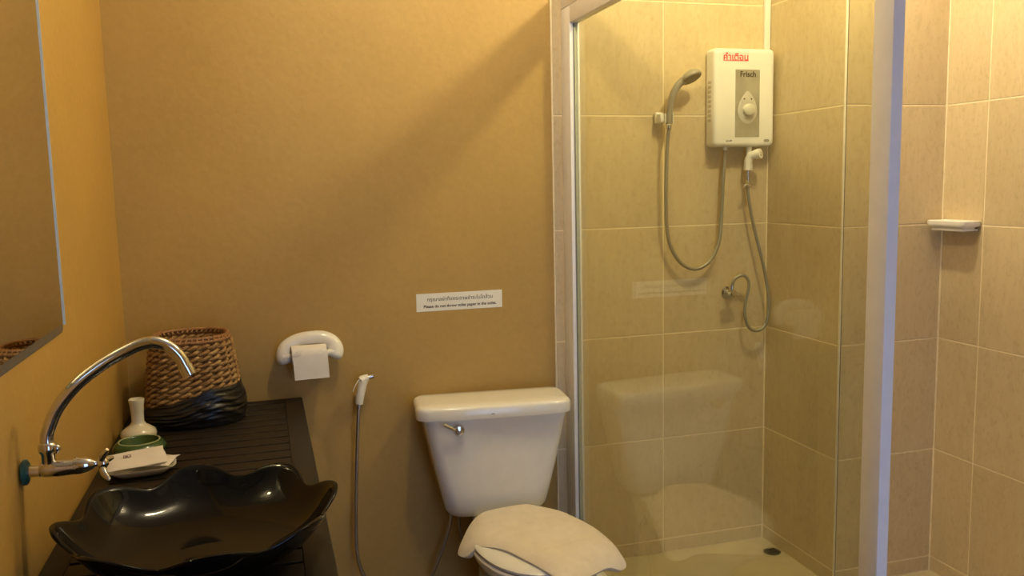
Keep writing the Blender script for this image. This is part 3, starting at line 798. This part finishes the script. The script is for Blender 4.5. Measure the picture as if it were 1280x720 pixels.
# inlet hose
ih = tag(tube('inlet_hose', [(.323, -.042, 1.394), (.326, -.042, 1.36), (.340, -.043, 1.284), (.357, -.045, 1.215), (.375, -.048, 1.148), (.393, -.048, 1.085), (.406, -.047, 1.0255), (.4155, -.046, .975), (.417, -.045, .930), (.408, -.045, .878), (.390, -.046, .856), (.3665, -.046, .849), (.342, -.046, .856), (.325, -.046, .877), (.3140, -.046, .920), (.3170, -.047, .965), (.326, -.048, 1.003), (.3285, -.048, 1.036), (.317, -.047, 1.057), (.300, -.046, 1.063), (.280, -.045, 1.058), (.266, -.043, 1.043), (.2625, -.041, 1.022)], .0062, 'hose_grey', None, 6, 10), 'grey looped hose from the wall tap up to the white elbow valve', 'hose')
av = tag(empty('angle_valve', (.262, 0, .997)), 'small chrome angle valve on the tiles feeding the looped hose', 'valve')
lathe('wall_flange', [(.004, -.001), (.022, -.001), (.022, -.004), (.013, -.009), (.011, -.010)], 'chrome', av, 24, axis='Y')
lathe('valve_body', [(.0095, -.008), (.0095, -.050), (.0125, -.051), (.0125, -.056), (.004, -.058)], 'chrome', av, 20, axis='Y')
tube('outlet', [(0, -.038, .002), (0, -.040, .030)], .0082, 'chrome', av, 3, 14)
tube('valve_knob', [(-.008, -.040, -.002), (-.020, -.044, -.005), (-.030, -.047, -.006)], lambda t: .0075+.0055*t, 'grey_plastic', av, 3, 14)
tube('cross_knob', [(.008, -.042, -.004), (.020, -.045, -.006), (.026, -.045, -.006)], .0068, 'chrome', av, 3, 12)

# ================================================================ HAND SHOWER
hs = tag(empty('hand_shower', (.0, -.055, 1.66)), 'grey chrome hand shower hanging in its white wall clip', 'shower head')
def sl_(x, y, z): return Vector((x, y+.055, z-1.66))
tube('handle', [sl_(-.0040, -.050, 1.622), sl_(-.0045, -.052, 1.650), sl_(-.0010, -.056, 1.690), sl_(.0095, -.060, 1.728), sl_(.0260, -.064, 1.757), sl_(.044, -.068, 1.774)], lambda t: .0105+.0035*t, 'grey_plastic', hs, 8, 16)
def disc(name, c, n, prof, mat, parent):
    """lathe around an arbitrary axis n"""
    n = Vector(n).normalized(); u = n.orthogonal().normalized(); w = n.cross(u); bm = bmesh.new()
    rings(bm, [[Vector(c)+n*h+u*(r*math.cos(2*PI*j/32))+w*(r*math.sin(2*PI*j/32)) for j in range(32)] for r, h in prof])
    return bm_obj(name, bm, mat, parent, True, 45)
hn = (.30, -.40, -.87)
hdd = disc('head', sl_(.070, -.074, 1.785), hn, [(.010, -.020), (.024, -.016), (.036, -.006), (.0395, .002), (.0385, .008), (.036, .010)], 'grey_plastic', hs)
disc('spray_face', sl_(.070, -.074, 1.785), hn, [(.035, .0095), (.034, .0115), (.004, .012)], 'drain_metal', hdd)
lathe('hose_nut', [(.0085, 0), (.0105, .002), (.0105, .020), (.0085, .022)], 'chrome', hs, 16, center=(-.0040, .005, 1.602-1.66))
clip = tag(empty('shower_clip', (-.024, 0, 1.645)), 'white plastic wall clip for the hand shower', 'wall clip')
bm = bmesh.new(); add_box(bm, (-.016, -.020, -.021), (.014, -.0005, .021), .006, 3); bm_obj('clip_base', bm, 'plastic_white', clip, True, 40)
bm = bmesh.new()
for s in range(9):
    pass
arc = []
for k in range(13):
    a = math.radians(200-260*k/12); arc.append((.0205+.0175*math.cos(a), -.051+.0175*math.sin(a)))
inn = []
for k in range(13):
    a = math.radians(200-260*k/12); inn.append((.0205+.0140*math.cos(a), -.051+.0140*math.sin(a)))
rings(bm, [[Vector((x, y_, -.018)), Vector((x, y_, .014)), Vector((p, q, .014)), Vector((p, q, -.018))] for (x, y_), (p, q) in zip(arc, inn)])
bm_obj('clip_cup', bm, 'plastic_white', clip, True, 40)
bm = bmesh.new(); add_box(bm, (-.012, -.048, -.016), (.004, -.016, .014), .004, 2); bm_obj('clip_arm', bm, 'plastic_white', clip, True, 40)
sh = tag(tube('shower_hose', [(-.0040, -.050, 1.602), (-.0090, -.048, 1.54), (-.0105, -.044, 1.4386), (-.0095, -.040, 1.34), (-.0040, -.036, 1.2507), (.0145, -.034, 1.177), (.0590, -.034, 1.1161), (.1180, -.034, 1.0955), (.1740, -.034, 1.1257), (.2100, -.034, 1.1986), (.2200, -.034, 1.3169), (.2245, -.034, 1.42), (.230, -.034, 1.49), (.232, -.034, 1.529)], .0068, 'hose_grey', None, 8, 12), 'long grey shower hose hanging in a loop below the heater', 'hose')

# ================================================================ SOAP SHELF, FLOOR DRAIN
sf = tag(empty('soap_shelf', (XR, -.535, 1.262)), 'small white soap shelf on the right tiled wall beside the pier', 'soap shelf')
def shelf_ring(d, z, w=0.0): return [Vector((x-.040, y_, z)) for x, y_ in [(min(px-.0, .0395), py) for px, py in rrect(.040-d+w, .080-d, .012, 4)]]
bm = bmesh.new()
rings(bm, [shelf_ring(.014, -.020), shelf_ring(.009, -.0125), shelf_ring(.003, -.0115), shelf_ring(.001, -.009), shelf_ring(0, -.003), shelf_ring(0, .006), shelf_ring(.0025, .008), shelf_ring(.006, .008), shelf_ring(.008, .002)])
bm_obj('shelf_tray', bm, 'plastic_white', sf, True, 35)
bm = bmesh.new(); add_box(bm, (-.070, -.066, -.026), (-.001, .066, -.019), .002); bm_obj('shelf_bracket', bm, 'plastic_white', sf, True, 35)
fd = tag(empty('floor_drain', (.392, -.130, 0)), 'dark round metal drain in the shower floor corner', 'drain')
lathe('drain_plate', [(.002, .0008), (.030, .0008), (.033, .0025), (.030, .004), (.002, .004)], 'drain_metal', fd, 28)
for k in range(5): box('drain_bar', (-.022, -.018+k*.009-.0022, .004), (.022, -.018+k*.009+.0022, .0062), 'drain_metal', fd)
